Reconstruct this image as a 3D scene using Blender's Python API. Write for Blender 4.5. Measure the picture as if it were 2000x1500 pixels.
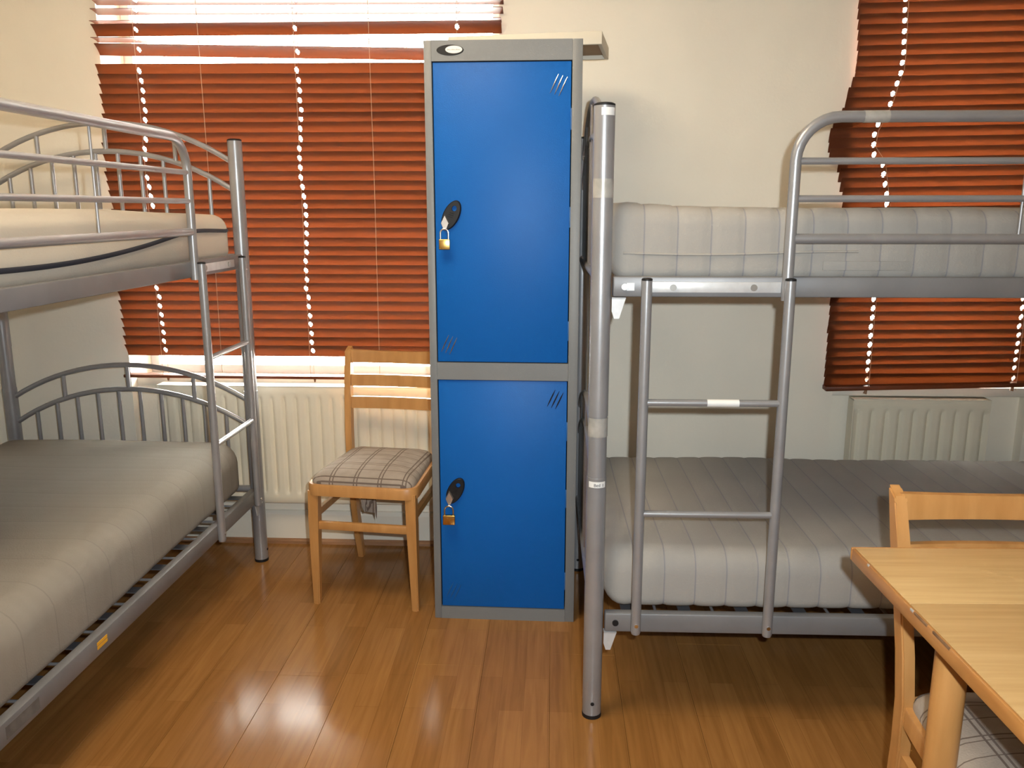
import bpy, bmesh, math, random
from mathutils import Vector, Matrix
random.seed(7)
for o in list(bpy.data.objects): bpy.data.objects.remove(o)
S = bpy.context.scene
COL = S.collection

# ------------------------------------------------------------------ camera, world, flash, exposure
FPX, PITCH, YAW, CAMH = 1624.5, .2071, .0477, 1.3095
fw = Vector((-math.sin(YAW)*math.cos(PITCH), math.cos(YAW)*math.cos(PITCH), -math.sin(PITCH)))
rt = Vector((math.cos(YAW), math.sin(YAW), 0)); up = rt.cross(fw)
cd = bpy.data.cameras.new('camera'); cam = bpy.data.objects.new('camera', cd); COL.objects.link(cam)
cd.sensor_width = 36; cd.lens = FPX/2000*36; cd.clip_start = .01; cd.clip_end = 200
M = Matrix((rt, up, -fw)).transposed().to_4x4(); M.translation = (0, 0, CAMH); cam.matrix_world = M
S.camera = cam
w = bpy.data.worlds.new('world'); S.world = w; w.use_nodes = True
w.node_tree.nodes['Background'].inputs[0].default_value = (1, .97, .92, 1)
w.node_tree.nodes['Background'].inputs[1].default_value = 32.0
fl = bpy.data.lights.new('camera_flash', 'SPOT'); fl.energy = 99; fl.shadow_soft_size = .012; fl.color = (.88, .96, 1)
fl.spot_size = math.radians(112); fl.spot_blend = 1.0
flo = bpy.data.objects.new('camera_flash', fl); COL.objects.link(flo)
flo.rotation_euler = M.to_euler(); flo.location = Vector((0, 0, CAMH)) + rt*.06 + up*.05 + fw*.01
cl = bpy.data.lights.new('ceiling_lamp', 'AREA'); cl.shape = 'DISK'; cl.size = .8; cl.energy = 20.5; cl.color = (1, .80, .55)   # the room's warm ceiling light
clo = bpy.data.objects.new('ceiling_lamp', cl); COL.objects.link(clo); clo.location = (-.55, 1.5, 2.44)
vs = S.view_settings; vs.view_transform = 'Standard'; vs.look = 'None'; vs.gamma = 1; vs.use_curve_mapping = False
vs.exposure = 0.42
R = math.radians

# ------------------------------------------------------------------ helpers
def finish(name, bm, mat, parent=None, smooth=False, angle=40):
    bmesh.ops.recalc_face_normals(bm, faces=bm.faces)
    me = bpy.data.meshes.new(name); bm.to_mesh(me); bm.free()
    if mat: me.materials.append(mat)
    if smooth:
        me.shade_smooth()
        me.set_sharp_from_angle(angle=R(angle))
    o = bpy.data.objects.new(name, me); COL.objects.link(o)
    if parent: o.parent = parent
    return o
def empty(name, loc=(0,0,0), rz=0):
    o = bpy.data.objects.new(name, None); COL.objects.link(o); o.location = loc; o.rotation_euler = (0,0,rz)
    o.empty_display_size = .05
    return o
def tag(o, label, cat, group=None):
    o['label'] = label; o['category'] = cat
    if group: o['group'] = group
    return o
def struct(o): o['kind'] = 'structure'; return o
def copyo(o, parent=None):
    c = o.copy(); COL.objects.link(c); c.parent = parent; return c
def box(bm, lo, hi, bev=0, seg=2, mat=None):
    v = [bm.verts.new((x, y, z)) for x in (lo[0], hi[0]) for y in (lo[1], hi[1]) for z in (lo[2], hi[2])]
    if mat is not None:
        for q in v: q.co = mat @ q.co
    fs = [bm.faces.new([v[i] for i in f]) for f in ((0,1,3,2),(4,6,7,5),(0,4,5,1),(2,3,7,6),(0,2,6,4),(1,5,7,3))]
    if bev:
        es = list({e for f in fs for e in f.edges})
        bmesh.ops.bevel(bm, geom=es, offset=bev, segments=seg, affect='EDGES', profile=.5)
def bbox(name, lo, hi, mat, parent=None, bev=0, seg=2, smooth=None):
    bm = bmesh.new(); box(bm, lo, hi, bev, seg)
    return finish(name, bm, mat, parent, smooth=bool(bev) if smooth is None else smooth)
def tube(bm, pts, r, n=12, caps=True, flat=None):
    """sweep a circle (or an ellipse r x flat) along a polyline; r may be a list"""
    pts = [Vector(p) for p in pts]; m = len(pts)
    rs = r if isinstance(r, (list, tuple)) else [r]*m
    T = []
    for i in range(m):
        a = pts[max(i-1, 0)]; b = pts[min(i+1, m-1)]; T.append((b-a).normalized())
    ref = Vector((0, 0, 1)) if abs(T[0].z) < .9 else Vector((0, 1, 0))
    N = (ref - T[0]*ref.dot(T[0])).normalized(); rings = []
    for i in range(m):
        N = (N - T[i]*N.dot(T[i])).normalized(); B = T[i].cross(N)
        rings.append([bm.verts.new(pts[i] + N*(rs[i]*math.cos(2*math.pi*k/n)) + B*((flat or rs[i])*math.sin(2*math.pi*k/n))) for k in range(n)])
    for i in range(m-1):
        for k in range(n): bm.faces.new((rings[i][k], rings[i][(k+1) % n], rings[i+1][(k+1) % n], rings[i+1][k]))
    if caps: bm.faces.new(rings[0][::-1]); bm.faces.new(rings[-1])
def tubeo(name, pts, r, mat, parent=None, n=12, flat=None):
    bm = bmesh.new(); tube(bm, pts, r, n, flat=flat); return finish(name, bm, mat, parent, True, 50)
def prism(bm, poly, axis, a, b):
    """extrude a 2-D polygon along an axis between a and b"""
    def P(p, t): return {'x': (t, p[0], p[1]), 'y': (p[0], t, p[1]), 'z': (p[0], p[1], t)}[axis]
    A = [bm.verts.new(P(p, a)) for p in poly]; B = [bm.verts.new(P(p, b)) for p in poly]
    bm.faces.new(A[::-1]); bm.faces.new(B)
    for i in range(len(poly)): bm.faces.new((A[i], A[(i+1) % len(A)], B[(i+1) % len(A)], B[i]))
def lerp_table(tab, x):
    if x <= tab[0][0]: return tab[0][1]
    for (a, u), (b, v) in zip(tab, tab[1:]):
        if x <= b: return u + (v-u)*(x-a)/(b-a)
    return tab[-1][1]

# ------------------------------------------------------------------ materials
def mat(name, col, rough=.5, metal=0, spec=.5, var=0, vscale=8, bump=0, bscale=60, stretch=None, coat=0, col2=None):
    m = bpy.data.materials.new(name); m.use_nodes = True; nt = m.node_tree; b = nt.nodes['Principled BSDF']
    b.inputs['Base Color'].default_value = (*col, 1); b.inputs['Roughness'].default_value = rough
    b.inputs['Metallic'].default_value = metal; b.inputs['Specular IOR Level'].default_value = spec
    b.inputs['Coat Weight'].default_value = coat
    tc = nt.nodes.new('ShaderNodeTexCoord'); mp = nt.nodes.new('ShaderNodeMapping')
    nt.links.new(tc.outputs['Object'], mp.inputs[0])
    if stretch: mp.inputs['Scale'].default_value = stretch
    if var or col2:
        n = nt.nodes.new('ShaderNodeTexNoise'); n.inputs['Scale'].default_value = vscale; n.inputs['Detail'].default_value = 5
        nt.links.new(mp.outputs[0], n.inputs['Vector'])
        r = nt.nodes.new('ShaderNodeValToRGB'); nt.links.new(n.outputs['Fac'], r.inputs[0])
        r.color_ramp.elements[0].position = .32; r.color_ramp.elements[1].position = .68
        c2 = col2 or tuple(min(1, c*(1+var)) for c in col); c1 = col if col2 else tuple(c*(1-var) for c in col)
        r.color_ramp.elements[0].color = (*c1, 1); r.color_ramp.elements[1].color = (*c2, 1)
        nt.links.new(r.outputs[0], b.inputs['Base Color'])
    if bump:
        n2 = nt.nodes.new('ShaderNodeTexNoise'); n2.inputs['Scale'].default_value = bscale; n2.inputs['Detail'].default_value = 3
        nt.links.new(mp.outputs[0], n2.inputs['Vector'])
        bp = nt.nodes.new('ShaderNodeBump'); bp.inputs['Strength'].default_value = bump; bp.inputs['Distance'].default_value = .002
        nt.links.new(n2.outputs['Fac'], bp.inputs['Height']); nt.links.new(bp.outputs[0], b.inputs['Normal'])
    return m
def nd(nt, t, **kw):
    n = nt.nodes.new(t)
    for k, v in kw.items(): setattr(n, k, v)
    return n
def mth(nt, op, a, b=None, c=None):
    n = nt.nodes.new('ShaderNodeMath'); n.operation = op
    for i, x in enumerate((a, b, c)):
        if x is None: continue
        if isinstance(x, (int, float)): n.inputs[i].default_value = x
        else: nt.links.new(x, n.inputs[i])
    return n.outputs[0]

MW = mat('cream_wall_paint', (.94, .88, .75), .55, var=.03, vscale=3, bump=.25, bscale=90)
MCEIL = mat('ceiling_paint', (.82, .78, .70), .8, var=.02)
MWHITE = mat('white_gloss_paint', (.82, .78, .68), .3, var=.02)
MUPVC = mat('white_plastic_frame', (.85, .85, .84), .3, var=.01)
MRAD = mat('radiator_cream_enamel', (.82, .76, .61), .28, var=.02)
MBEAD = mat('brown_beading_wood', (.30, .15, .07), .45, var=.2, vscale=12, stretch=(1, 10, 10))
MSIL = mat('silver_painted_tube', (.36, .365, .38), .34, metal=.45, var=.06, vscale=14, bump=.08, bscale=120)
MSILD = mat('silver_painted_rail', (.215, .217, .225), .42, metal=.25, var=.10, vscale=7)
MSLATBED = mat('dark_steel_slat', (.17, .18, .20), .45, metal=.6, var=.1)
MBLK = mat('black_plastic', (.012, .012, .013), .5, spec=.3, var=.1)
MTAPE = mat('clear_tape', (.44, .43, .40), .3, metal=.2, var=.15, vscale=40)
MPAPER = mat('white_paper_label', (.82, .82, .80), .7, var=.03)
MINK = mat('dark_ink', (.05, .05, .06), .7, var=.05)
MYEL = mat('yellow_sticker', (.80, .42, .03), .5, var=.08)
MSMEAR = mat('dark_residue', (.14, .13, .12), .7, var=.25, vscale=30)
MBRK = mat('grey_white_bracket', (.62, .63, .64), .4, metal=.2, var=.08, vscale=40)
MBOLT = mat('steel_bolt', (.35, .34, .32), .35, metal=.9, var=.1)
MLOCK = mat('locker_grey_paint', (.195, .205, .21), .45, var=.03, vscale=5, bump=.15, bscale=350)
MBLUE = mat('locker_blue_paint', (.003, .112, .43), .45, spec=.25, var=.05, vscale=3, bump=.2, bscale=350)
MBLUED = mat('hinge_blue_paint', (.012, .10, .30), .45, var=.05)
MBRASS = mat('brass', (.66, .42, .13), .26, metal=1, var=.12, vscale=30)
MCHROME = mat('chrome', (.78, .78, .78), .16, metal=1, var=.03)
MNICK = mat('dull_nickel', (.52, .47, .42), .35, metal=.8, var=.1, vscale=50)
MTRAY = mat('cream_tray_laminate', (.70, .64, .52), .5, var=.03)
MTRAYIN = mat('brown_tray_board', (.42, .27, .14), .6, var=.12)
MCHIP = mat('chipped_dark_wood', (.16, .085, .04), .6, var=.3, vscale=60)
MCORD = mat('pale_cord', (.55, .38, .25), .7, var=.1)

def wood(name, c1, c2, rough, stretch, scale=9, coat=0, bump=.05):
    m = mat(name, c1, rough, col2=c2, vscale=scale, stretch=stretch, coat=coat, bump=bump, bscale=30); return m
MBEECH = wood('beech_wood', (.45, .215, .064), (.55, .28, .094), .38, (6, 6, .8), 6, coat=.15)
MTABLE = wood('oak_laminate', (.45, .285, .115), (.53, .35, .155), .42, (.7, 14, 14), 7)
MEDGE = wood('table_edge_wood', (.36, .155, .04), (.45, .215, .064), .35, (8, 1, 8), 8, coat=.2)
MSLAT = wood('mahogany_slat', (.115, .029, .008), (.135, .035, .010), .45, (.5, 9, 9), 9, bump=0)
_nt = MSLAT.node_tree; _mx = _nt.nodes.new('ShaderNodeMixShader'); _tr = _nt.nodes.new('ShaderNodeBsdfTranslucent')   # thin slats let some light through
_tr.inputs[0].default_value = (.60, .27, .13, 1); _mx.inputs[0].default_value = .20
_nt.links.new(_nt.nodes['Principled BSDF'].outputs[0], _mx.inputs[1]); _nt.links.new(_tr.outputs[0], _mx.inputs[2])
_nt.links.new(_mx.outputs[0], _nt.nodes['Material Output'].inputs[0])

def floor_mat():
    m = bpy.data.materials.new('laminate_print'); m.use_nodes = True; nt = m.node_tree; b = nt.nodes['Principled BSDF']
    g = nd(nt, 'ShaderNodeNewGeometry'); sp = nd(nt, 'ShaderNodeSeparateXYZ'); nt.links.new(g.outputs['Position'], sp.inputs[0])
    cb = nd(nt, 'ShaderNodeCombineXYZ'); nt.links.new(sp.outputs['Y'], cb.inputs['X']); nt.links.new(sp.outputs['X'], cb.inputs['Y'])
    br = nd(nt, 'ShaderNodeTexBrick'); nt.links.new(cb.outputs[0], br.inputs['Vector'])
    br.inputs['Scale'].default_value = 1; br.inputs['Brick Width'].default_value = .43; br.inputs['Row Height'].default_value = .065
    br.inputs['Mortar Size'].default_value = 0.0004; br.inputs['Mortar Smooth'].default_value = .3; br.offset = .37; br.offset_frequency = 2
    br.inputs['Color1'].default_value = (.275, .128, .035, 1); br.inputs['Color2'].default_value = (.35, .17, .05, 1)
    br.inputs['Mortar'].default_value = (.20, .085, .024, 1); br.inputs['Bias'].default_value = -.1
    # grain
    mp = nd(nt, 'ShaderNodeMapping'); mp.inputs['Scale'].default_value = (26, 1.6, 1); nt.links.new(g.outputs['Position'], mp.inputs[0])
    n = nd(nt, 'ShaderNodeTexNoise'); n.inputs['Scale'].default_value = 2.2; n.inputs['Detail'].default_value = 7; n.inputs['Distortion'].default_value = .7
    nt.links.new(mp.outputs[0], n.inputs['Vector'])
    r = nd(nt, 'ShaderNodeValToRGB'); nt.links.new(n.outputs['Fac'], r.inputs[0])
    r.color_ramp.elements[0].position = .30; r.color_ramp.elements[0].color = (.78, .73, .68, 1)
    r.color_ramp.elements[1].position = .66; r.color_ramp.elements[1].color = (1.08, 1.06, 1.04, 1)
    mx = nd(nt, 'ShaderNodeMix', data_type='RGBA', blend_type='MULTIPLY'); mx.inputs[0].default_value = .8
    nt.links.new(br.outputs['Color'], mx.inputs[6]); nt.links.new(r.outputs[0], mx.inputs[7])
    nt.links.new(mx.outputs[2], b.inputs['Base Color'])
    b.inputs['Roughness'].default_value = .24; b.inputs['Specular IOR Level'].default_value = .24
    n3 = nd(nt, 'ShaderNodeTexNoise'); n3.inputs['Scale'].default_value = 5; nt.links.new(g.outputs['Position'], n3.inputs['Vector'])
    nt.links.new(mth(nt, 'MULTIPLY_ADD', n3.outputs['Fac'], .09, .135), b.inputs['Roughness'])
    return m
MFLOOR = floor_mat()

def ticking_mat(name, col, line, period, lw, axis=0, rough=.85, fine=0):
    """mattress ticking: woven cloth with a stitched seam line every period along its length"""
    m = mat(name, col, rough, var=.05, vscale=5, bump=.35, bscale=240); nt = m.node_tree; b = nt.nodes['Principled BSDF']
    src = b.inputs['Base Color'].links[0].from_socket
    tc = nd(nt, 'ShaderNodeTexCoord'); sp = nd(nt, 'ShaderNodeSeparateXYZ'); nt.links.new(tc.outputs['Object'], sp.inputs[0])
    f = mth(nt, 'FRACT', mth(nt, 'MULTIPLY', sp.outputs[axis], 1/period))
    d = mth(nt, 'ABSOLUTE', mth(nt, 'SUBTRACT', f, .5))
    k = mth(nt, 'GREATER_THAN', d, .5-lw/period/2)
    k = mth(nt, 'MULTIPLY', k, .75)
    mx = nd(nt, 'ShaderNodeMix', data_type='RGBA'); nt.links.new(k, mx.inputs[0]); nt.links.new(src, mx.inputs[6]); mx.inputs[7].default_value = (*line, 1)
    out = mx.outputs[2]
    if fine:
        s = mth(nt, 'SINE', mth(nt, 'MULTIPLY', sp.outputs[axis], 2*math.pi/fine))
        s = mth(nt, 'MULTIPLY_ADD', s, .012, .985)
        m2 = nd(nt, 'ShaderNodeMix', data_type='RGBA', blend_type='MULTIPLY'); m2.inputs[0].default_value = 1
        nt.links.new(out, m2.inputs[6]); nt.links.new(s, m2.inputs[7]); out = m2.outputs[2]
    nt.links.new(out, b.inputs['Base Color'])
    return m
MTICK = ticking_mat('grey_beige_ticking', (.37, .35, .32), (.25, .25, .27), .079, .0035)
MTICKL = ticking_mat('worn_grey_ticking', (.265, .242, .205), (.22, .20, .175), .12, .004, fine=.04)
MCREAMT = mat('cream_mattress_cloth', (.66, .60, .50), .85, var=.04, vscale=4, bump=.3, bscale=200)
MPIPE = mat('navy_piping', (.03, .035, .05), .7, var=.1)

def plaid_mat():
    m = mat('taupe_plaid_cloth', (.34, .29, .24), .9, var=.08, vscale=30, bump=.5, bscale=300); nt = m.node_tree; b = nt.nodes['Principled BSDF']
    src = b.inputs['Base Color'].links[0].from_socket
    tc = nd(nt, 'ShaderNodeTexCoord'); sp = nd(nt, 'ShaderNodeSeparateXYZ'); nt.links.new(tc.outputs['Object'], sp.inputs[0])
    def lines(ax, per, off, wd):
        f = mth(nt, 'FRACT', mth(nt, 'MULTIPLY_ADD', sp.outputs[ax], 1/per, off))
        return mth(nt, 'LESS_THAN', f, wd/per)
    k = lines(0, .082, .31, .004)
    for a in (lines(0, .082, .18, .004), lines(1, .095, .1, .0035), lines(1, .095, .22, .0025), lines(1, .095, .62, .0025)): k = mth(nt, 'MAXIMUM', k, a)
    k = mth(nt, 'MULTIPLY', k, .8)
    mx = nd(nt, 'ShaderNodeMix', data_type='RGBA'); nt.links.new(k, mx.inputs[0]); nt.links.new(src, mx.inputs[6]); mx.inputs[7].default_value = (.10, .065, .05, 1)
    nt.links.new(mx.outputs[2], b.inputs['Base Color']); return m
MPLAID = plaid_mat()

def glass_mat():
    m = bpy.data.materials.new('window_glass'); m.use_nodes = True; nt = m.node_tree; nt.nodes.clear()
    o = nd(nt, 'ShaderNodeOutputMaterial'); t = nd(nt, 'ShaderNodeBsdfTransparent'); g = nd(nt, 'ShaderNodeBsdfGlossy'); g.inputs['Roughness'].default_value = .02
    t.inputs[0].default_value = (.97, .98, .97, 1); fr = nd(nt, 'ShaderNodeFresnel'); fr.inputs[0].default_value = 1.25
    mx = nd(nt, 'ShaderNodeMixShader'); nt.links.new(fr.outputs[0], mx.inputs[0]); nt.links.new(t.outputs[0], mx.inputs[1]); nt.links.new(g.outputs[0], mx.inputs[2])
    nt.links.new(mx.outputs[0], o.inputs[0]); return m
MGLASS = glass_mat()

# ------------------------------------------------------------------ the room
XL, XR, YB, YW, YA, ZC = -2.16, 2.45, -1.35, 3.06, 3.11, 2.5
YO = 3.32
W1 = (-1.612, -.19, .665, 2.22)      # window opening x0 x1 z0 z1
W2 = (1.04, 1.745, .665, 2.22)
floor = struct(bbox('floor', (XL-.1, YB-.1, -.08), (XR+.1, YO, -.010), MFLOOR))
pw, pl = .195, 1.285
bmcache = {}
x = XL + .02; row = 0
while x < XR:
    off = (row*.47) % 1.0
    y = YB - off*pl
    while y < YA:
        a, b_ = max(y, YB), min(y+pl, YA); x1 = min(x+pw, XR)
        if b_-a > .01:
            key = (round(x1-x, 4), round(b_-a, 4))
            if key not in bmcache:
                bm = bmesh.new(); box(bm, (.0003, .0003, -.010), (x1-x-.0003, b_-a-.0003, 0), .0006, 1)
                o = finish('plank', bm, MFLOOR, floor); bmcache[key] = o
            else: o = copyo(bmcache[key], floor)
            o.location = (x, a, 0)
        y += pl
    x += pw; row += 1
struct(bbox('ceiling', (XL-.1, YB-.1, ZC), (XR+.1, YO, ZC+.1), MCEIL))
struct(bbox('wall_left', (XL-.1, YB-.1, -.01), (XL, YO, ZC), MW))
struct(bbox('wall_right', (XR, YB-.1, -.01), (XR+.1, YO, ZC), MW))
struct(bbox('wall_front', (XL-.1, YB-.1, -.01), (XR+.1, YB, ZC), MW))
bm = bmesh.new()
zt = 2.22
for a, b_ in ((XL, W1[0]), (W1[1], W2[0]), (W2[1], XR)): box(bm, (a, YW, 0), (b_, YO, ZC))
for wd in (W1, W2):
    box(bm, (wd[0], YA, 0), (wd[1], YO, wd[2])); box(bm, (wd[0], YW, wd[3]), (wd[1], YO, ZC))
struct(finish('wall_back', bm, MW))
# windows
def window(n, wd, sf):
    x0, x1, z0, z1 = wd; t = .034
    bm = bmesh.new()
    box(bm, (x0, 3.23, z0), (x0+t, 3.29, z1), .004); box(bm, (x1-t, 3.23, z0), (x1, 3.29, z1), .004)
    box(bm, (x0+t, 3.23, z0), (x1-t, 3.29, z0+t), .004); box(bm, (x0+t, 3.23, z1-t), (x1-t, 3.29, z1), .004)
    f = struct(finish('window_%d' % n, bm, MUPVC, None, True))
    bbox('glass_pane', (x0+t-.004, 3.257, z0+t-.004), (x1-t+.004, 3.262, z1-t+.004), MGLASS, f)
    bm = bmesh.new(); box(bm, (x0+.001, sf, z0-.03), (x1-.001, 3.229, z0+.002), .001)
    finish('window_sill', bm, MWHITE, f, True)
window(1, W1, 3.108); window(2, W2, 3.063)
# skirting boards and brown beading in the recesses
def skirt(name, x0, x1, yf):
    bm = bmesh.new(); prism(bm, [(yf-.018, .0), (yf-.018, .118), (yf-.010, .132), (yf, .134), (yf, 0)], 'x', x0, x1)
    o = struct(finish(name, bm, MWHITE))
    bm = bmesh.new(); prism(bm, [(yf-.032, 0), (yf-.030, .010), (yf-.024, .017), (yf-.018, .019), (yf-.018, 0)], 'x', x0, x1)
    finish('floor_beading', bm, MBEAD, o); return o
skirt('baseboard_left_window', W1[0]+.001, W1[1]-.001, YA); skirt('baseboard_right_window', W2[0]+.001, W2[1]-.001, YA)
skirt('baseboard_left', XL+.001, W1[0]-.001, YW); skirt('baseboard_middle', W1[1]+.001, W2[0]-.001, YW); skirt('baseboard_right', W2[1]+.001, XR-.001, YW)

# ------------------------------------------------------------------ radiators
def radiator(x0, x1, z0, z1, yf, pitch, label):
    root = empty('radiator', ((x0+x1)/2, yf, z0)); tag(root, label, 'radiator', 'panel radiators under the windows')
    W = x1-x0; Hh = z1-z0; n = int((W-.03)/pitch); m = (W-n*pitch)/2
    xs = [-W/2]; 
    for i in range(n):
        for k in range(8): xs.append(-W/2+m+(i+k/8)*pitch)
    xs += [W/2-m, W/2]
    zs = [0, .012, .03, .036, .043, .05, .06, .075]; zs = zs + [Hh*.5] + [Hh-z for z in zs[::-1]]
    bm = bmesh.new(); g = []
    for z in zs:
        e = min(z, Hh-z); wz = 0 if e <= .03 else min(1, (e-.03)/.03); wz = wz*wz*(3-2*wz); r = []
        for xx in xs:
            u = ((xx+W/2-m)/pitch) % 1.0; inside = m-1e-6 < xx+W/2 < W-m+1e-6
            c = abs(u-.5)*2          # 1 at groove centre
            d = .011*(max(0, 1-((1-c)/.42))**1.0) if inside else 0
            d = .011*(.5+.5*math.cos(math.pi*min(1, (1-c)/.42))) if inside else 0
            y = d*wz + (.006 if e < .004 else 0)
            r.append(bm.verts.new((xx, y, z)))
        g.append(r)
    for a, b_ in zip(g, g[1:]):
        for i in range(len(xs)-1): bm.faces.new((a[i], a[i+1], b_[i+1], b_[i]))
    finish('panel', bm, MRAD, root, True, 60)
    bbox('side_cap', (-W/2-.002, .004, .01), (-W/2+.001, .058, Hh-.006), MRAD, root)
    bbox('side_cap', (W/2-.001, .004, .01), (W/2+.002, .058, Hh-.006), MRAD, root)
    bbox('back_panel', (-W/2+.002, .040, .012), (W/2-.002, .046, Hh-.012), MRAD, root)
    bbox('top_cover', (-W/2-.002, .001, Hh-.004), (W/2+.002, .059, Hh), MRAD, root, .0015)
    tubeo('pipe', [(-W/2-.001, .03, .03), (-W/2-.035, .03, .03), (-W/2-.035, .03, -z0+.001)], .0075, MWHITE, root)
    tubeo('valve', [(-W/2-.035, .03, .0), (-W/2-.035, .03, .075)], .014, MWHITE, root)
    tubeo('pipe', [(W/2+.001, .03, .03), (W/2+.035, .03, .03), (W/2+.035, .03, -z0+.001)], .0075, MWHITE, root)
radiator(-1.50, -.25, .188, .655, 3.03, .046, 'long cream panel radiator behind the chair and the ladder bunk')
radiator(1.114, 1.604, .16, .628, 3.03, .0505, 'short cream panel radiator beyond the right bunk bed')

# ------------------------------------------------------------------ venetian blinds
def slat_mesh(name, L, holes, w=.051, th=.0020, hw=.0068, hh=.23, crown=.003):
    """slat lying flat, x along its length starting at 0, y across; real cord slots"""
    cols = [0.0]
    for h in holes: cols += [h-hw, h-hw*.5, h+hw*.5, h+hw]
    cols += [L]
    rows = [-.5, -.42, -.32, -hh, -.12, 0, .12, hh, .32, .42, .5]
    bm = bmesh.new(); V = [[bm.verts.new((c, r*w, crown*(1-(2*r)**2))) for r in rows] for c in cols]
    for i in range(len(cols)-1):
        mid = (cols[i]+cols[i+1])/2
        hole = any(abs(mid-h) < hw for h in holes); edge = any(hw*.5 < abs(mid-h) < hw for h in holes)
        for j in range(len(rows)-1):
            rm = (rows[j]+rows[j+1])/2
            if hole and abs(rm) < (hh*.6 if edge else hh): continue
            bm.faces.new((V[i][j], V[i+1][j], V[i+1][j+1], V[i][j+1]))
    for v in list(bm.verts):
        if not v.link_faces: bm.verts.remove(v)
    bmesh.ops.recalc_face_normals(bm, faces=bm.faces)
    bmesh.ops.solidify(bm, geom=list(bm.faces), thickness=th)
    bmesh.ops.recalc_face_normals(bm, faces=bm.faces)
    me = bpy.data.meshes.new(name); bm.to_mesh(me); bm.free(); me.materials.append(MSLAT); me.shade_smooth(); me.set_sharp_from_angle(angle=R(35))
    return me
def add_slat(me, parent, x, y, z, tilt, roll=0, yaw=0):
    o = bpy.data.objects.new('slat', me); COL.objects.link(o); o.parent = parent
    o.matrix_local = Matrix.Translation((x, y, z)) @ Matrix.Rotation(yaw, 4, 'Z') @ Matrix.Rotation(-roll, 4, 'Y') @ Matrix.Rotation(-tilt, 4, 'X')
    return o
BY = 3.036
# left blind: x -1.612 .. -0.18
LX0, LX1 = -1.612, -.18
root = empty('venetian_blind', (LX0, BY, 2.18)); tag(root, 'wide mahogany venetian blind with sagging open slats at its top, behind the chair', 'blind', 'brown venetian blinds')
hl = [.150, .714, 1.279]
ml = slat_mesh('slat', LX1-LX0, hl)
T0 = R(61)
def lz(z): return z-2.18
z = 1.788; k = 0
while z > .785:
    j = random.uniform(-1, 1)
    add_slat(ml, root, random.uniform(-.003, .003) + .006*math.sin(k*.5), 0, lz(z + .0), T0+R(1.5)*j, roll=R(.12)*random.uniform(-1, 1) - R(.22)*max(0, 1-k/6)); z -= .0333; k += 1
# loosened slats near the top: (z left, z right, tilt)
for zl, zr, tl in ((1.861, 1.830, 42), (1.893, 1.872, 8), (1.924, 1.922, 42), (1.948, 1.944, 6), (1.985, 1.975, 12), (2.018, 2.006, 14), (2.052, 2.043, 20), (2.085, 2.08, 20), (2.118, 2.115, 20)):
    add_slat(ml, root, random.uniform(-.006, .006), 0, lz((zl)), R(tl), roll=math.atan2(zr-zl, LX1-LX0))
o = bbox('headrail', (0, -.02, -.012), (LX1-LX0, .025, .036), MSLAT, root, .002)
bbox('bottom_rail', (-.004, -.024, lz(.686)), (LX1-LX0, .022, lz(.697)), MSLAT, root, .002)
for h in hl:
    for dy in (-.022, .022): tubeo('ladder_cord', [(h, dy, lz(2.17)), (h, dy, lz(.695))], .0008, MCORD, root, 6)
    tubeo('cord_knob', [(h+.01, -.004, lz(.687)), (h+.01, -.004, lz(.672))], [.006, .003], MBEAD, root, 8)
for h in (.38, .976): tubeo('lift_cord', [(h, -.030, lz(2.17)), (h+.004, -.030, lz(1.4)), (h, -.026, lz(.71))], .0011, MCORD, root, 6)

# right blind: slats pushed sideways and sinking to the left
RX0, RL = 1.0, .86
root = empty('venetian_blind', (RX0, BY, 2.18)); tag(root, 'dark brown venetian blind with slats pushed crooked, behind the right bunk bed', 'blind', 'brown venetian blinds')
hr = [.152, .672]
mr = slat_mesh('slat', RL, hr)
off = [(.65, .002), (.80, .001), (.965, .000), (1.20, .006), (1.325, .018), (1.446, -.006), (1.48, -.012), (1.50, -.050), (1.56, -.046), (1.60, -.034), (1.642, -.006), (1.70, .004), (1.75, .020), (1.782, .027), (1.99, .018), (2.2, .015)]
roll = [(.65, .036), (.9, .010), (1.2, .010), (1.4, .016), (2.2, .018)]
z = .702
while z < 2.16:
    jit = .012 if z < .74 else 0
    tl = T0 + R(6) + R(random.uniform(-1.2, 1.2)); rl = lerp_table(roll, z) - (.014 if .69 < z < .71 else 0)
    add_slat(mr, root, lerp_table(off, z)+random.uniform(-.002, .002), 0, z-2.18-.003, tl, roll=rl)
    z += .0333 if z > .8 else .0318
bbox('headrail', (0, -.02, -.012), (RL, .025, .036), MSLAT, root, .002)
bm = bmesh.new(); box(bm, (0, -.024, -.008), (RL, .022, .008), .002)
o = finish('bottom_rail', bm, MSLAT, root, True); o.matrix_local = Matrix.Translation((.002, 0, .668-2.18)) @ Matrix.Rotation(-.032, 4, 'Y')
for h in hr:
    pts = [(h+lerp_table(off, zz), 0, zz-2.18) for zz in [2.17-.05*i for i in range(31)]]
    for dy in (-.023, .023): tubeo('ladder_cord', [(p[0], dy, p[2]) for p in pts], .0008, MCORD, root, 6)
    zz = .668-2.18-.008+.032*h
    tubeo('cord_knob', [(h, -.006, zz), (h-.004, -.006, zz-.016)], [.004, .007], MBEAD, root, 8)

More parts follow.
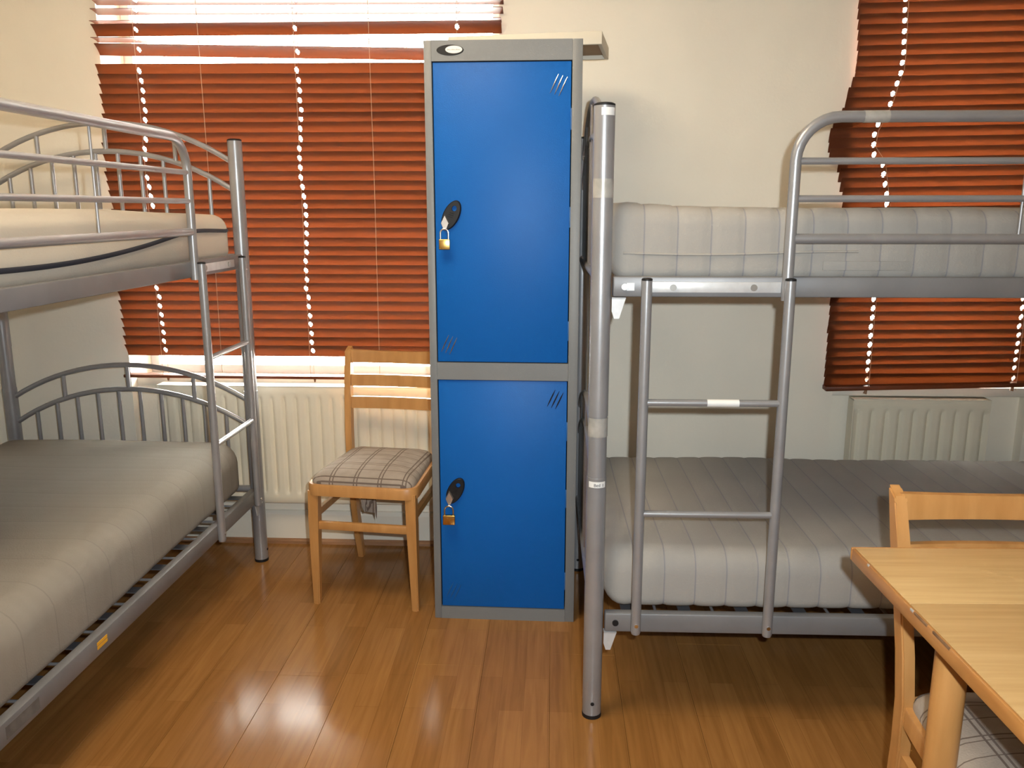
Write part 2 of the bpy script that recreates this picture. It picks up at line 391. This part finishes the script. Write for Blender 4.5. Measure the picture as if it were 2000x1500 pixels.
# ------------------------------------------------------------------ bunk beds
BW, BL, PH = .913, 1.96, 1.543
def arcpts(x, y0, y1, z0, z1, s, n=20):
    # circular arch between (y0,z0) and (y1,z0) with crown z1
    h = z1-z0; c = (y1-y0)/2; Rr = (c*c+h*h)/(2*h); cz = z1-Rr; out = []
    a = math.asin(c/Rr)
    for i in range(n+1):
        t = -a+2*a*i/n; out.append((x, s*((y0+y1)/2+Rr*math.sin(t)), cz+Rr*math.cos(t)))
    return out, (lambda v: cz+math.sqrt(max(0, Rr*Rr-(v-(y0+y1)/2)**2)))
def bunk(loc, rz, s, label):
    root = empty('bunk_bed', loc, rz); tag(root, label, 'bunk bed', 'silver tube bunk beds')
    V = lambda u, v, z: (u, s*v, z)
    def bx(name, lo, hi, m, par=root, bev=0):
        a = (lo[0], min(s*lo[1], s*hi[1]), lo[2]); b_ = (hi[0], max(s*lo[1], s*hi[1]), hi[2])
        return bbox(name, a, b_, m, par, bev)
    for u in (0, BL):
        for v in (0, BW):
            bm = bmesh.new()
            # lower leg, sleeve and upper leg of one post
            tube(bm, [V(u, v, .008), V(u, v, .66)], .0245, 24); tube(bm, [V(u, v, .66), V(u, v, .815)], .0232, 24); tube(bm, [V(u, v, .815), V(u, v, PH-.004)], .0245, 24)
            p = finish('post', bm, MSIL, root, True, 50)
            tubeo('foot_cap', [V(u, v, 0), V(u, v, .010)], .0255, MBLK, p, 20)
            tubeo('end_cap', [V(u, v, PH-.004), V(u, v, PH), V(u, v, PH+.003)], [.0243, .0243, .018], MBLK, p, 20)
            tubeo('bolt', [V(u, v-.0255, .045), V(u, v-.022, .045)], .005, MBLK, p, 10)
    # bunks
    for (zr0, zr1, e0, c0, e1, c1) in ((.246, .297, .532, .662, .628, .752), (1.107, 1.155, 1.377, 1.507, 1.472, 1.602)):
        for v in (-.0, BW):
            bm = bmesh.new(); q = -1 if v == 0 else 1
            a = sorted((s*(v-.013), s*(v+.013)))
            box(bm, (.028, a[0], zr0), (BL-.028, a[1], zr1), .004, 2)
            finish('side_rail', bm, MSILD, root, True)
            for u in (.055, BL-.055):
                yy = v+q*.013
                tubeo('bolt', [V(u, yy-.001*q, (zr0+zr1)/2), V(u, yy+.004*q, (zr0+zr1)/2)], .008, MBLK if zr0 < 1 else MBOLT, root, 12)
            for uu, dr in ((.026, 1), (BL-.026, -1)):
                bm = bmesh.new(); aa = sorted((s*(v-.011), s*(v-.008)))
                prism(bm, [(uu, zr0-.003), (uu+.033*dr, zr0-.003), (uu+.018*dr, zr0-.052), (uu+.006*dr, zr0-.052), (uu, zr0-.034)], 'y', aa[0], aa[1])
                box(bm, (min(uu, uu+.033*dr), aa[0], zr0-.005), (max(uu, uu+.033*dr), aa[0]+.02, zr0-.002))
                finish('hook_bracket', bm, MBRK, root)
        for u in (0, BL):
            tubeo('end_rail', [V(u, .02, zr1-.012), V(u, BW-.02, zr1-.012)], .013, MSIL, root, 14)
            for (za, zb, nm) in ((e0, c0, 'lower_arch'), (e1, c1, 'upper_arch')):
                pts, fz = arcpts(u, .018, BW-.018, za, zb, s)
                tubeo(nm, pts, .0092, MSIL, root, 12)
                if nm == 'lower_arch':
                    f0 = fz
                    for i in range(10):
                        v = .018+(BW-.036)*(i+1)/11
                        tubeo('spindle', [V(u, v, zr1-.012), V(u, v, fz(v))], .0068, MSIL, root, 10)
                else:
                    for dv in (-.245, 0, .245):
                        v = BW/2+dv; tubeo('short_spindle', [V(u, v, f0(v)), V(u, v, fz(v))], .0075, MSIL, root, 10)
        # base: flat cross slats with thin rods between
        i = 0; u = .09
        while u < BL-.05:
            if i % 2 == 0: bx('bed_slat', (u-.016, .012, zr1-.020), (u+.016, BW-.012, zr1-.016), MSLATBED)
            else: tubeo('cross_rod', [V(u, .012, zr1-.022), V(u, BW-.012, zr1-.022)], .004, MSIL, root, 8)
            u += .075; i += 1
    # guard rail on the front of the top bunk
    g0, g1, gz, rb = .432, BL-.12, 1.512, .095
    pts = [V(g0, 0, 1.10), V(g0, 0, gz-rb)]
    for i in range(1, 9):
        a = math.pi/2*i/8; pts.append(V(g0+rb-rb*math.cos(a), 0, gz-rb+rb*math.sin(a)))
    q = [V(g1-(p[0]-g0), 0, p[2]) for p in pts[::-1]]
    pts = [(p[0], -.018*s, p[2]) for p in pts+q]
    tubeo('guard_frame', pts, .0128, MSIL, root, 16)
    for z, r in ((1.416, .0078), (1.333, .0078), (1.243, .0115)):
        tubeo('guard_bar', [V(g0+.008, -.018, z), V(g1-.008, -.018, z)], r, MSIL, root, 12)
    for u in (.945, 1.40): tubeo('guard_upright', [V(u, -.018, 1.243), V(u, -.018, gz)], .0036, MSIL, root, 8)
    # ladder
    for u in (.104, .433):
        yo = -.040
        lr = tubeo('ladder_stile', [V(u, yo, .262), V(u, yo, 1.148)], .0125, MSIL, root, 16)
        tubeo('end_cap', [V(u, yo, 1.148), V(u, yo, 1.152), V(u, yo, 1.154)], [.0125, .0125, .009], MBLK, lr, 14)
        tubeo('end_cap', [V(u, yo, .257), V(u, yo, .262)], [.0110, .0118], MSIL, lr, 14)
        tubeo('bolt', [V(u, yo-.014, .283), V(u, yo-.011, .283)], .005, MCHROME, lr, 10)
    for z in (.858, .578): tubeo('ladder_rung', [V(.106, -.040, z), V(.431, -.040, z)], .0085, MSIL, root, 12)
    pl_ = bx('ladder_plate', (.118, -.018, 1.118), (.418, -.0135, 1.143), MBRK, root, .001)
    for u in (.168, .355): tubeo('bolt', [V(u, -.021, 1.130), V(u, -.017, 1.130)], .008, MBOLT, pl_, 12)
    return root, bx, V
rb_, bxr, VR = bunk((.116, 1.985, 0), .0117, 1, 'silver tube bunk bed along the window wall, right of the blue locker')
lb_, bxl, VL = bunk((-1.095, 2.920, 0), -math.pi/2-.0077, -1, 'silver tube bunk bed on the left with its arched end toward the blind')
# marks and tapes on the right bed
def ring(name, par, c, r, z0, z1, m, a0=0, a1=360, n=20):
    bm = bmesh.new(); A = []; B = []
    for i in range(n+1):
        t = R(a0+(a1-a0)*i/n); d = Vector((math.cos(t), math.sin(t), 0))
        A.append([bm.verts.new((c[0]+d.x*rr, c[1]+d.y*rr, z0)) for rr in (r-.0006, r)]); B.append([bm.verts.new((c[0]+d.x*rr, c[1]+d.y*rr, z1)) for rr in (r-.0006, r)])
    for i in range(n):
        bm.faces.new((A[i][1], A[i+1][1], B[i+1][1], B[i][1])); bm.faces.new((A[i][0], B[i][0], B[i+1][0], A[i+1][0]))
        bm.faces.new((A[i][0], A[i+1][0], A[i+1][1], A[i][1])); bm.faces.new((B[i][0], B[i][1], B[i+1][1], B[i+1][0]))
    return finish(name, bm, m, par, True, 50)
posts = [c for c in rb_.children if c.name.startswith('post')]
p0 = [c for c in posts if all(abs(v.co.x) < .1 and abs(v.co.y) < .1 for v in c.data.vertices)][0]
ring('tape_band', p0, (0, 0), .0252, 1.335, 1.378, MTAPE, 200, 345)
ring('tape_band', p0, (0, 0), .0244, .765, .812, MTAPE, 190, 350)
ring('paper_label', p0, (0, 0), .0253, 1.517, 1.534, MPAPER, 250, 330)
lab = ring('paper_label', p0, (0, 0), .0253, .637, .652, MPAPER, 218, 322)
def text(name, s, size, mtx, m, par):
    cu = bpy.data.curves.new(name, 'FONT'); cu.body = s; cu.size = size; cu.align_x = 'CENTER'; cu.align_y = 'CENTER'; cu.extrude = .0001
    o = bpy.data.objects.new(name, cu); COL.objects.link(o)
    bpy.context.view_layer.update(); dg = bpy.context.evaluated_depsgraph_get()
    me = bpy.data.meshes.new_from_object(o.evaluated_get(dg)); bpy.data.objects.remove(o)
    me.materials.append(m); q = bpy.data.objects.new(name, me); COL.objects.link(q); q.parent = par; q.matrix_local = mtx; return q
text('lettering', 'Bed 1', .011, Matrix.Translation((.004, -.0256, .6440)) @ Matrix.Rotation(R(8), 4, 'Z') @ Matrix.Rotation(R(90), 4, 'X'), MINK, p0)
bm = bmesh.new(); tube(bm, [VR(.255, -.040, .858), VR(.330, -.040, .858)], .0092, 12); finish('paper_tape', bm, MPAPER, rb_, True, 50)
bm = bmesh.new(); tube(bm, [VR(.575, -.018, 1.512), VR(.63, -.018, 1.512)], .0134, 16); finish('paper_tape', bm, MTAPE, rb_, True, 50)
bxr('stamp_mark', (.060, -.0139, 1.122), (.078, -.0125, 1.140), MBRK)
bxl('yellow_sticker', (1.085, -.0138, .264), (1.13, -.0125, .272), MYEL); bxl('yellow_sticker', (1.085, -.0138, .274), (1.13, -.0125, .282), MYEL); bxl('sticker_residue', (1.36, -.0137, .258), (1.47, -.0125, .285), MSMEAR)

# ------------------------------------------------------------------ mattresses
def mattress(name, loc, rz, L, W, T, r, mat_, label, seam=.079, depth=.005, sag=None, grp='mattresses on the bunks', lump=.003, seed=1):
    rnd = random.Random(seed); ph = [rnd.uniform(0, 6.28) for _ in range(8)]
    root = None
    xs = []; n = int(round(L/seam))
    st = []
    er = min(r*.9, .06)
    for i in range(7):
        a = math.pi/2*i/6; st.append((er-er*math.cos(a)-0, 1-math.sin(a)))   # (x, inset fraction)
    st = [(er*(1-math.cos(math.pi/2*i/6)), er*(1-math.sin(math.pi/2*i/6))) for i in range(7)]
    mid = []
    k = 0; xx = er+.004
    step = seam/8
    while xx < L-er-.004: mid.append((xx, 0)); xx += step
    sts = st + mid + [(L-a, b) for a, b in st[::-1]]
    def ringp(ins, x):
        out = []; w2 = W/2-ins; h0, h1 = ins, T-ins; rr = max(.004, r-ins*.5); rr = min(rr, (h1-h0)*.6); rb = min(.028, rr, (h1-h0)*.35)
        c = [(-w2+rb, h0+rb, 180, rb), (w2-rb, h0+rb, 270, rb), (w2-rr, h1-rr, 0, rr), (-w2+rr, h1-rr, 90, rr)]
        order = []
        for ci, (cy, cz, a0, rq) in enumerate(c):
            for j in range(7):
                a = R(a0+90*j/6); order.append((cy+rq*math.cos(a), cz+rq*math.sin(a)))
            ny, nz, na, nr = c[(ci+1) % 4]; p = order[-1]; q = (ny+nr*math.cos(R(na)), nz+nr*math.sin(R(na)))
            m = 10 if ci % 2 == 0 else 2
            for j in range(1, m): order.append((p[0]+(q[0]-p[0])*j/m, p[1]+(q[1]-p[1])*j/m))
        for (y, z) in order:
            lz_ = lump*(math.sin(x*5+ph[0]+y*4)+.6*math.sin(x*11+ph[1]-y*7)) * max(0, (z/T))
            s_ = sag(x, y/W) if sag else 0
            out.append((x, y + lump*.8*math.sin(x*7+ph[2])*(1 if y > 0 else -1), z + lz_ + s_*(z/T)))
        return out
    bm = bmesh.new(); rings = []
    for x, ins in sts:
        u = (x/seam) % 1.0; d = min(u, 1-u); ds = depth*math.exp(-(d/.10)**2) - depth*.35*math.sin(math.pi*u)
        rings.append([bm.verts.new(p) for p in ringp(ins+max(-depth, ds), x)])
    nn = len(rings[0])
    for a, b_ in zip(rings, rings[1:]):
        for k in range(nn): bm.faces.new((a[k], a[(k+1) % nn], b_[(k+1) % nn], b_[k]))
    bm.faces.new(rings[0][::-1]); bm.faces.new(rings[-1])
    o = finish(name, bm, mat_, None, True, 70)
    o.location = loc; o.rotation_euler = (0, 0, rz); tag(o, label, 'mattress', grp)
    return o
# right bed (local x runs along +X)
mattress('mattress', (.133, 1.985+.458, 1.142), .0117, 1.89, .875, .170, .045, MTICK, 'quilted grey mattress on the top bunk of the right bed', depth=.003, lump=.002, sag=lambda x, y: .014*math.exp(-(x/.13)**2), seed=3)
mru = bpy.data.objects['mattress']
tubeo('edge_seam', [(.03+.05*i, -.4375-.001, .066-.004*math.sin(i*.45)) for i in range(12)], .0028, MTICK, mru, 8)
bbox('strap_handle', (.50, -.4405, .026), (.70, -.435, .048), MTICK, mru, .0015)
mattress('mattress', (.133, 1.985+.457, .2985), .0117, 1.90, .885, .156, .062, MTICK, 'striped grey mattress on the bottom bunk, partly behind the wooden table', depth=.0018, lump=.002, seed=5)
# left bed (local x runs toward -Y)
mattress('mattress', (-1.095-.480, 2.880, .299), -math.pi/2+.014, 1.85, .885, .190, .075, MTICKL, 'worn taupe mattress on the bottom bunk of the left bed', seam=.12, depth=.0006, seed=8, lump=.003)
mu = mattress('mattress', (-1.095-.455, 2.903, 1.142), -math.pi/2-.0077, 1.85, .86, .150, .05, MCREAMT, 'cream mattress with dark piping on the top bunk of the left bed', seam=.3, depth=.0, seed=9, lump=.0015, sag=lambda x, y: .02*min(1, x/1.0))
pts = []
hw_ = .43; er = .045
def pz(u): return .092 - .030*u + .012*math.sin(u*4.2+.6) + .012*math.exp(-((u-.33)/.2)**2) - .006
for i in range(40):
    u = 1.80-(1.80-.055)*i/39; pts.append((u, hw_+.002+.0024*math.sin(u*7), pz(u)))
for i in range(1, 7):
    a = math.pi/2*i/6; pts.append((.055-.053*math.sin(a), hw_-.053+.055*math.cos(a), pz(.05)+.006*i/6))
for i in range(1, 12): pts.append((-.001, hw_-.053-.75*i/11, pz(.05)+.006))
bm = bmesh.new(); tube(bm, pts, .0062, 8); finish('piping', bm, MPIPE, mu, True, 60)

# ------------------------------------------------------------------ blue locker
LW, LD, LH = .452, .365, 1.778
lk = empty('locker', (-.371, 2.496, 0), -.0178); tag(lk, 'tall grey steel locker with two blue doors', 'locker')
bm = bmesh.new(); t = .003
fz = [(0, .040), (.797, .850), (1.722, LH)]     # grey rails of the front frame
sl, sr = .022, LW-.029
box(bm, (0, .001, 0), (.02, LD, LH)); box(bm, (LW-.02, .001, 0), (LW, LD, LH)); box(bm, (.02, LD-.02, 0), (LW-.02, LD, LH))
box(bm, (.02, .03, 0), (LW-.02, LD-.02, .02)); box(bm, (.02, .03, LH-.02), (LW-.02, LD-.02, LH)); box(bm, (.02, .03, .81), (LW-.02, LD-.02, .83))
finish('body', bm, MLOCK, lk)
bm = bmesh.new()
box(bm, (0, -.002, 0), (sl, .022, LH), .0015); box(bm, (sr, -.002, 0), (LW, .022, LH), .0015)
for a, b_ in fz: box(bm, (sl, -.002, a), (sr, .022, b_))
finish('front_frame', bm, MLOCK, lk, True)
def locker_door(z0, z1, vents, hz):
    g = .0025; D = bbox('door', (sl+g, .003, z0+g), (sr-g, .020, z1-g), MBLUE, lk, .0015)
    for vx, vz, m in vents:
        for k in range(3):
            cx = vx+(k-1)*.0125; c0 = -.004*(k-1)
            bm = bmesh.new()
            a = Vector((cx-.012, .0025, vz-.026+c0)); b_ = Vector((cx+.012, .0025, vz+.026+c0))
            tube(bm, [a, a.lerp(b_, .3), a.lerp(b_, .7), b_], [.0006, .0019, .0019, .0006], 8, flat=None)
            finish('vent_louvre', bm, m, D, True)
    for zz in (z0+.10, z0+(z1-z0)*.5, z1-.16): bbox('hinge', (sr-g-.001, -.001, zz-.03), (sr+.0045, .004, zz+.03), MBLUED, D, .001)
    # oval hasp plate with a finger hole, leaning to the right
    cx, cz = .072, hz; n = 32; bm = bmesh.new(); ang = R(-27)
    def pt(a, ra, rb, oy=0, y=0):
        px, pz_ = ra*math.cos(a), rb*math.sin(a)+oy
        return (cx+px*math.cos(ang)-pz_*math.sin(ang), y, cz+px*math.sin(ang)+pz_*math.cos(ang))
    loops = []
    for (ra, rb, oy, y) in ((.0245, .047, 0, .0028), (.0235, .046, 0, -.003), (.021, .0435, 0, -.0055)):
        loops.append([bm.verts.new(pt(2*math.pi*i/n, ra, rb, oy, y)) for i in range(n)])
    for (ra, rb, oy, y) in ((.0075, .0085, .022, -.0055), (.0070, .008, .022, .0029)):
        loops.append([bm.verts.new(pt(2*math.pi*i/n, ra, rb, oy, y)) for i in range(n)])
    for a, b_ in zip(loops, loops[1:]):
        for i in range(n): bm.faces.new((a[i], a[(i+1) % n], b_[(i+1) % n], b_[i]))
    hp = finish('hasp_plate', bm, MBLK, D, True, 30)
    for k in range(3):
        c = Vector(pt(0, 0, 0, .006-.006*k, -.006)); bm = bmesh.new(); tube(bm, [c+Vector((-.006, 0, .003)), c+Vector((.007, 0, -.001))], .0010, 6); finish('grip_ridge', bm, MBLK, hp, True)
    # nickel diamond turn piece
    dx, dz = cx-.0175, cz-.022; bm = bmesh.new(); ds = [(0, .025), (.0135, -.001), (.004, -.023), (-.004, -.023), (-.0135, -.001)]
    A = [bm.verts.new((dx+p[0], -.005, dz+p[1])) for p in ds]; B = [bm.verts.new((dx+p[0]*.8, -.014, dz+p[1]*.85)) for p in ds]
    bm.faces.new(B)
    for i in range(5): bm.faces.new((A[i], A[(i+1) % 5], B[(i+1) % 5], B[i]))
    bm.faces.new(A[::-1])
    finish('turn_catch', bm, MNICK, D)
    return dx, dz
d1 = locker_door(.850, 1.722, ((.385, 1.655, MCHROME), (.060, .905, MCHROME)), 1.292)
d2 = locker_door(.040, .797, ((.385, .738, MBLK), (.062, .095, MBLUED)), .437)
# oval badge
bd = None
bm = bmesh.new(); n = 32
def oval(bm, cx, cz, ra, rb, y0, y1):
    A = [bm.verts.new((cx+ra*math.cos(2*math.pi*i/n), y0, cz+rb*math.sin(2*math.pi*i/n))) for i in range(n)]
    B = [bm.verts.new((cx+ra*.97*math.cos(2*math.pi*i/n), y1, cz+rb*.96*math.sin(2*math.pi*i/n))) for i in range(n)]
    bm.faces.new(B)
    for i in range(n): bm.faces.new((A[i], A[(i+1) % n], B[(i+1) % n], B[i]))
oval(bm, .076, 1.7515, .039, .0145, -.0019, -.004); bd = finish('badge', bm, MBLK, lk, True)
bm = bmesh.new(); oval(bm, .087, 1.7525, .0245, .0105, -.004, -.0048); be = finish('badge_face', bm, MPAPER, bd, True)
bm = bmesh.new()
for i in range(9): box(bm, (.069+i*.0042, -.0052, 1.7505), (.0718+i*.0042, -.0047, 1.7538-(i % 3)*.0007))
finish('badge_print', bm, mat('grey_print', (.42, .41, .38), .6, var=.05), be)
# padlocks
def padlock(dx, dz, w_, h_, tilt, label, hanging):
    m = lk.matrix_basis if False else (Matrix.Translation(lk.location) @ Matrix.Rotation(-.0178, 4, 'Z'))
    p = m @ Vector((dx, -.0235, dz-hanging))
    root = empty('padlock', p, -.0178+R(tilt)); tag(root, label, 'padlock', 'brass padlocks on the locker')
    bbox('lock_body', (-w_/2, -.0065, -h_), (w_/2, .0065, 0), MBRASS, root, .0015, 3)
    hs = .030; a = w_*.36
    pts = [(-a, 0, -.003), (-a, 0, hs-a)] + [(-a*math.cos(math.pi*i/10), 0, hs-a+a*math.sin(math.pi*i/10)) for i in range(1, 10)] + [(a, 0, hs-a), (a, 0, -.003)]
    tubeo('shackle', pts, .0028, MCHROME, root, 10)
padlock(*d1, .032, .030, 3, 'small brass padlock hanging on the upper blue door', .047)
padlock(*d2, .038, .031, 0, 'brass padlock hanging on the lower blue door', .050)

# shallow tray lying upside down on the locker
tr = empty('shallow_tray', (.138, 2.575, LH+.001), -R(8)); tag(tr, 'shallow cream tray lying upside down on top of the locker', 'tray')
TW, TD, TH = .46, .262, .036
bm = bmesh.new(); e = .012
box(bm, (-TW, 0, 0), (0, e, TH), .001); box(bm, (-TW, TD-e, 0), (0, TD, TH), .001); box(bm, (-e, e, 0), (0, TD-e, TH), .001); box(bm, (-TW, e, 0), (-TW+e, TD-e, TH), .001)
finish('rim', bm, MTRAY, tr, True)
bbox('board', (-TW+e, e, .012), (-e, TD-e, TH-.002), MTRAYIN, tr)

# ------------------------------------------------------------------ wooden chairs
def rrect(hw0, hw1, y0, y1, r, n=5):
    """trapezoid with rounded corners: half width hw0 at y0 (front) to hw1 at y1 (rear), counter-clockwise"""
    cs = [(-hw0, y0), (hw0, y0), (hw1, y1), (-hw1, y1)]; out = []
    for i in range(4):
        p = Vector(cs[i]); a = (Vector(cs[i-1])-p).normalized(); b_ = (Vector(cs[(i+1) % 4])-p).normalized()
        q0 = p+a*r; q1 = p+b_*r
        for k in range(n+1):
            t = k/n; out.append(tuple((1-t)**2*q0 + 2*t*(1-t)*p + t*t*q1))
    return out
def chair(loc, rz, label, torn):
    root = empty('dining_chair', loc, rz); tag(root, label, 'chair', 'beech chairs with plaid seats')
    # front legs: square, tapering
    for sx in (-1, 1):
        bm = bmesh.new(); A = []
        for z, hwid, ox, oy in ((0, .0115, .172, -.196), (.30, .0165, .167, -.196), (.405, .0175, .165, -.196)):
            A.append([bm.verts.new((sx*ox+a*hwid, oy+b_*hwid, z)) for a, b_ in ((-1, -1), (1, -1), (1, 1), (-1, 1))])
        for p, q in zip(A, A[1:]):
            for i in range(4): bm.faces.new((p[i], p[(i+1) % 4], q[(i+1) % 4], q[i]))
        bm.faces.new(A[0][::-1]); bm.faces.new(A[-1]); bmesh.ops.bevel(bm, geom=[e for e in bm.edges if abs(e.verts[0].co.z-e.verts[1].co.z) > .05], offset=.004, segments=2, affect='EDGES')
        finish('front_leg', bm, MBEECH, root, True)
    # rear legs run up as curved back stiles
    prof = [(0, .205, .155), (.10, .182, .156), (.22, .162, .158), (.34, .150, .160), (.43, .148, .162), (.52, .158, .166), (.62, .178, .171), (.72, .203, .176), (.79, .219, .179), (.808, .224, .180)]
    for sx in (-1, 1):
        bm = bmesh.new(); A = []
        for z, y, xx in prof:
            hwd = .0115 if z > .02 else .010; dp = .0185 if .05 < z < .78 else .0145
            A.append([bm.verts.new((sx*xx+a*hwd, y+b_*dp, z + (.006*b_ if z > .80 else 0))) for a, b_ in ((-1, -1), (1, -1), (1, 1), (-1, 1))])
        for p, q in zip(A, A[1:]):
            for i in range(4): bm.faces.new((p[i], p[(i+1) % 4], q[(i+1) % 4], q[i]))
        bm.faces.new(A[0][::-1]); bm.faces.new(A[-1])
        bmesh.ops.bevel(bm, geom=[e for e in bm.edges if abs(e.verts[0].co.z-e.verts[1].co.z) > .012], offset=.003, segments=2, affect='EDGES')
        finish('back_stile', bm, MBEECH, root, True, 35)
    # three back rails, bowed backward
    def bow(xx, hw_): return .012*(1-(xx/hw_)**2)
    for z0, z1, sc in ((.757, .806, .006), (.674, .716, 0), (.595, .637, 0)):
        bm = bmesh.new(); A = []; n = 14; zc = (z0+z1)/2
        ys = lerp_table([(p[0], p[1]) for p in prof], zc); hwid = lerp_table([(p[0], p[2]) for p in prof], zc)
        for i in range(n+1):
            xx = -hwid+2*hwid*i/n; yb = ys+bow(xx, hwid); d = sc*(1-(xx/hwid)**2)
            sl_ = .0026
            A.append([bm.verts.new((xx, yb-.008-sl_, z0)), bm.verts.new((xx, yb+.006-sl_, z0)), bm.verts.new((xx, yb+.006+sl_, z1-d)), bm.verts.new((xx, yb-.008+sl_, z1-d))])
        for p, q in zip(A, A[1:]):
            for i in range(4): bm.faces.new((p[i], p[(i+1) % 4], q[(i+1) % 4], q[i]))
        bm.faces.new(A[0][::-1]); bm.faces.new(A[-1]); finish('back_rail', bm, MBEECH, root, True, 35)
    # seat ring and cushion
    out = rrect(.189, .168, -.222, .170, .05); inn = rrect(.172, .150, -.205, .150, .04)
    bm = bmesh.new(); lo = [bm.verts.new((p[0], p[1], .392)) for p in out]; hi = [bm.verts.new((p[0], p[1], .424)) for p in out]
    hi2 = [bm.verts.new((p[0]*.988, p[1]*.988, .429)) for p in out]; hi3 = [bm.verts.new((p[0], p[1], .429)) for p in inn]; lo2 = [bm.verts.new((p[0], p[1], .392)) for p in inn]
    m = len(out)
    for a, b_ in ((lo, hi), (hi, hi2), (hi2, hi3), (hi3, lo2), (lo2, lo)):
        for i in range(m): bm.faces.new((a[i], a[(i+1) % m], b_[(i+1) % m], b_[i]))
    finish('seat_frame', bm, MBEECH, root, True, 40)
    bm = bmesh.new(); prev = None; base = rrect(.178, .156, -.211, .156, .045, 6); m = len(base); cx, cy = 0, -.02
    for sc, z in ((.98, .405), (1.0, .428), (1.0, .436), (.975, .446), (.92, .455), (.82, .463), (.66, .469), (.46, .474), (.24, .4765), (.05, .477)):
        r_ = [bm.verts.new((cx+(p[0]-cx)*sc, cy+(p[1]-cy)*sc, z)) for p in base]
        if prev:
            for i in range(m): bm.faces.new((prev[i], prev[(i+1) % m], r_[(i+1) % m], r_[i]))
        else: bm.faces.new(r_[::-1])
        prev = r_
    bm.faces.new(prev); finish('seat_cushion', bm, MPLAID, root, True, 50)
    bm = bmesh.new(); box(bm, (-.155, -.204, .268), (.155, -.188, .296), .003); finish('front_stretcher', bm, MBEECH, root, True)
    for sx in (-1, 1):
        bm = bmesh.new(); A = []
        for (yy, xx, zc) in ((-.190, .166, .318), (.165, .157, .318)):
            A.append([bm.verts.new((sx*xx+a*.007, yy, zc+b_*.012)) for a, b_ in ((-1, -1), (1, -1), (1, 1), (-1, 1))])
        for i in range(4): bm.faces.new((A[0][i], A[0][(i+1) % 4], A[1][(i+1) % 4], A[1][i]))
        bm.faces.new(A[0][::-1]); bm.faces.new(A[1]); finish('side_stretcher', bm, MBEECH, root, True)
    if torn:   # flap of torn seat cloth hanging below
        bm = bmesh.new(); g = []
        for i in range(7):
            z = .400-.022*i; hw_ = .030-.002*i - (.006 if i == 6 else 0)
            g.append([bm.verts.new((-.045+hw_*(k/3-1)+(.003*i if k > 3 else 0), -.02+.006*math.sin(i*.9+k*1.3), z-(.025 if (i == 6 and k == 6) else 0))) for k in range(7)])
        for a, b_ in zip(g, g[1:]):
            for k in range(6): bm.faces.new((a[k], a[k+1], b_[k+1], b_[k]))
        bmesh.ops.recalc_face_normals(bm, faces=bm.faces); bmesh.ops.solidify(bm, geom=list(bm.faces), thickness=.002)
        finish('torn_cloth', bm, MPLAID, root, True)
    return root
chair((-.5915, 2.758, 0), -R(6.3), 'beech chair with plaid seat standing beside the locker, under the wide blind', True)
chair((.813, 1.252, 0), R(0), 'beech chair with plaid seat tucked under the wooden table', False)

# ------------------------------------------------------------------ table
tb = empty('table', (.529, 1.398, 0), R(2.0)); tag(tb, 'light oak table with round legs and a worn edge in the right foreground', 'table')
TL, TDp, TZ, TT = 1.20, .80, .730, .024; e = .006; seamy = -.215
bbox('table_leaf', (e, seamy+.0006, TZ-TT), (TL-e, -e, TZ), MTABLE, tb, .001)
bbox('table_leaf', (e, -TDp+e, TZ-TT), (TL-e, seamy-.0006, TZ), MTABLE, tb, .001)
bbox('edge_strip', (0, -TDp+e, TZ-TT), (e, -e, TZ-.0005), MEDGE, tb, .002); bbox('edge_strip', (TL-e, -TDp+e, TZ-TT), (TL, -e, TZ-.0005), MEDGE, tb, .002)
bbox('edge_strip', (0, -e, TZ-TT), (TL, 0, TZ-.0005), MEDGE, tb, .002); bbox('edge_strip', (0, -TDp, TZ-TT), (TL, -TDp+e, TZ-.0005), MEDGE, tb, .002)
for cy, cl_, m in ((-.262, .040, MCHIP), (-.234, .010, MTAPE), (-.322, .048, MCHIP), (-.075, .007, MTAPE)): bbox('edge_chip', (-.0004, cy-cl_/2, TZ-.0045), (.0022, cy+cl_/2, TZ-.0002), m, tb, .0008)
for u in (.059, TL-.059):
    for v in (-.250, -TDp+.14):
        lg = tubeo('leg', [(u, v, .006), (u, v, .35), (u, v, .55), (u, v, TZ-TT)], [.019, .0225, .0235, .0235], MBEECH, tb, 24)
        tubeo('leg_ring', [(u, v, .436), (u, v, .440)], .0238, MEDGE, lg, 24); tubeo('foot_cap', [(u, v, 0), (u, v, .007)], .0205, MBLK, lg, 20)
for u in (.059, TL-.059): bbox('under_rail', (u-.012, -TDp+.166, TZ-TT-.045), (u+.012, -.276, TZ-TT), MBEECH, tb)
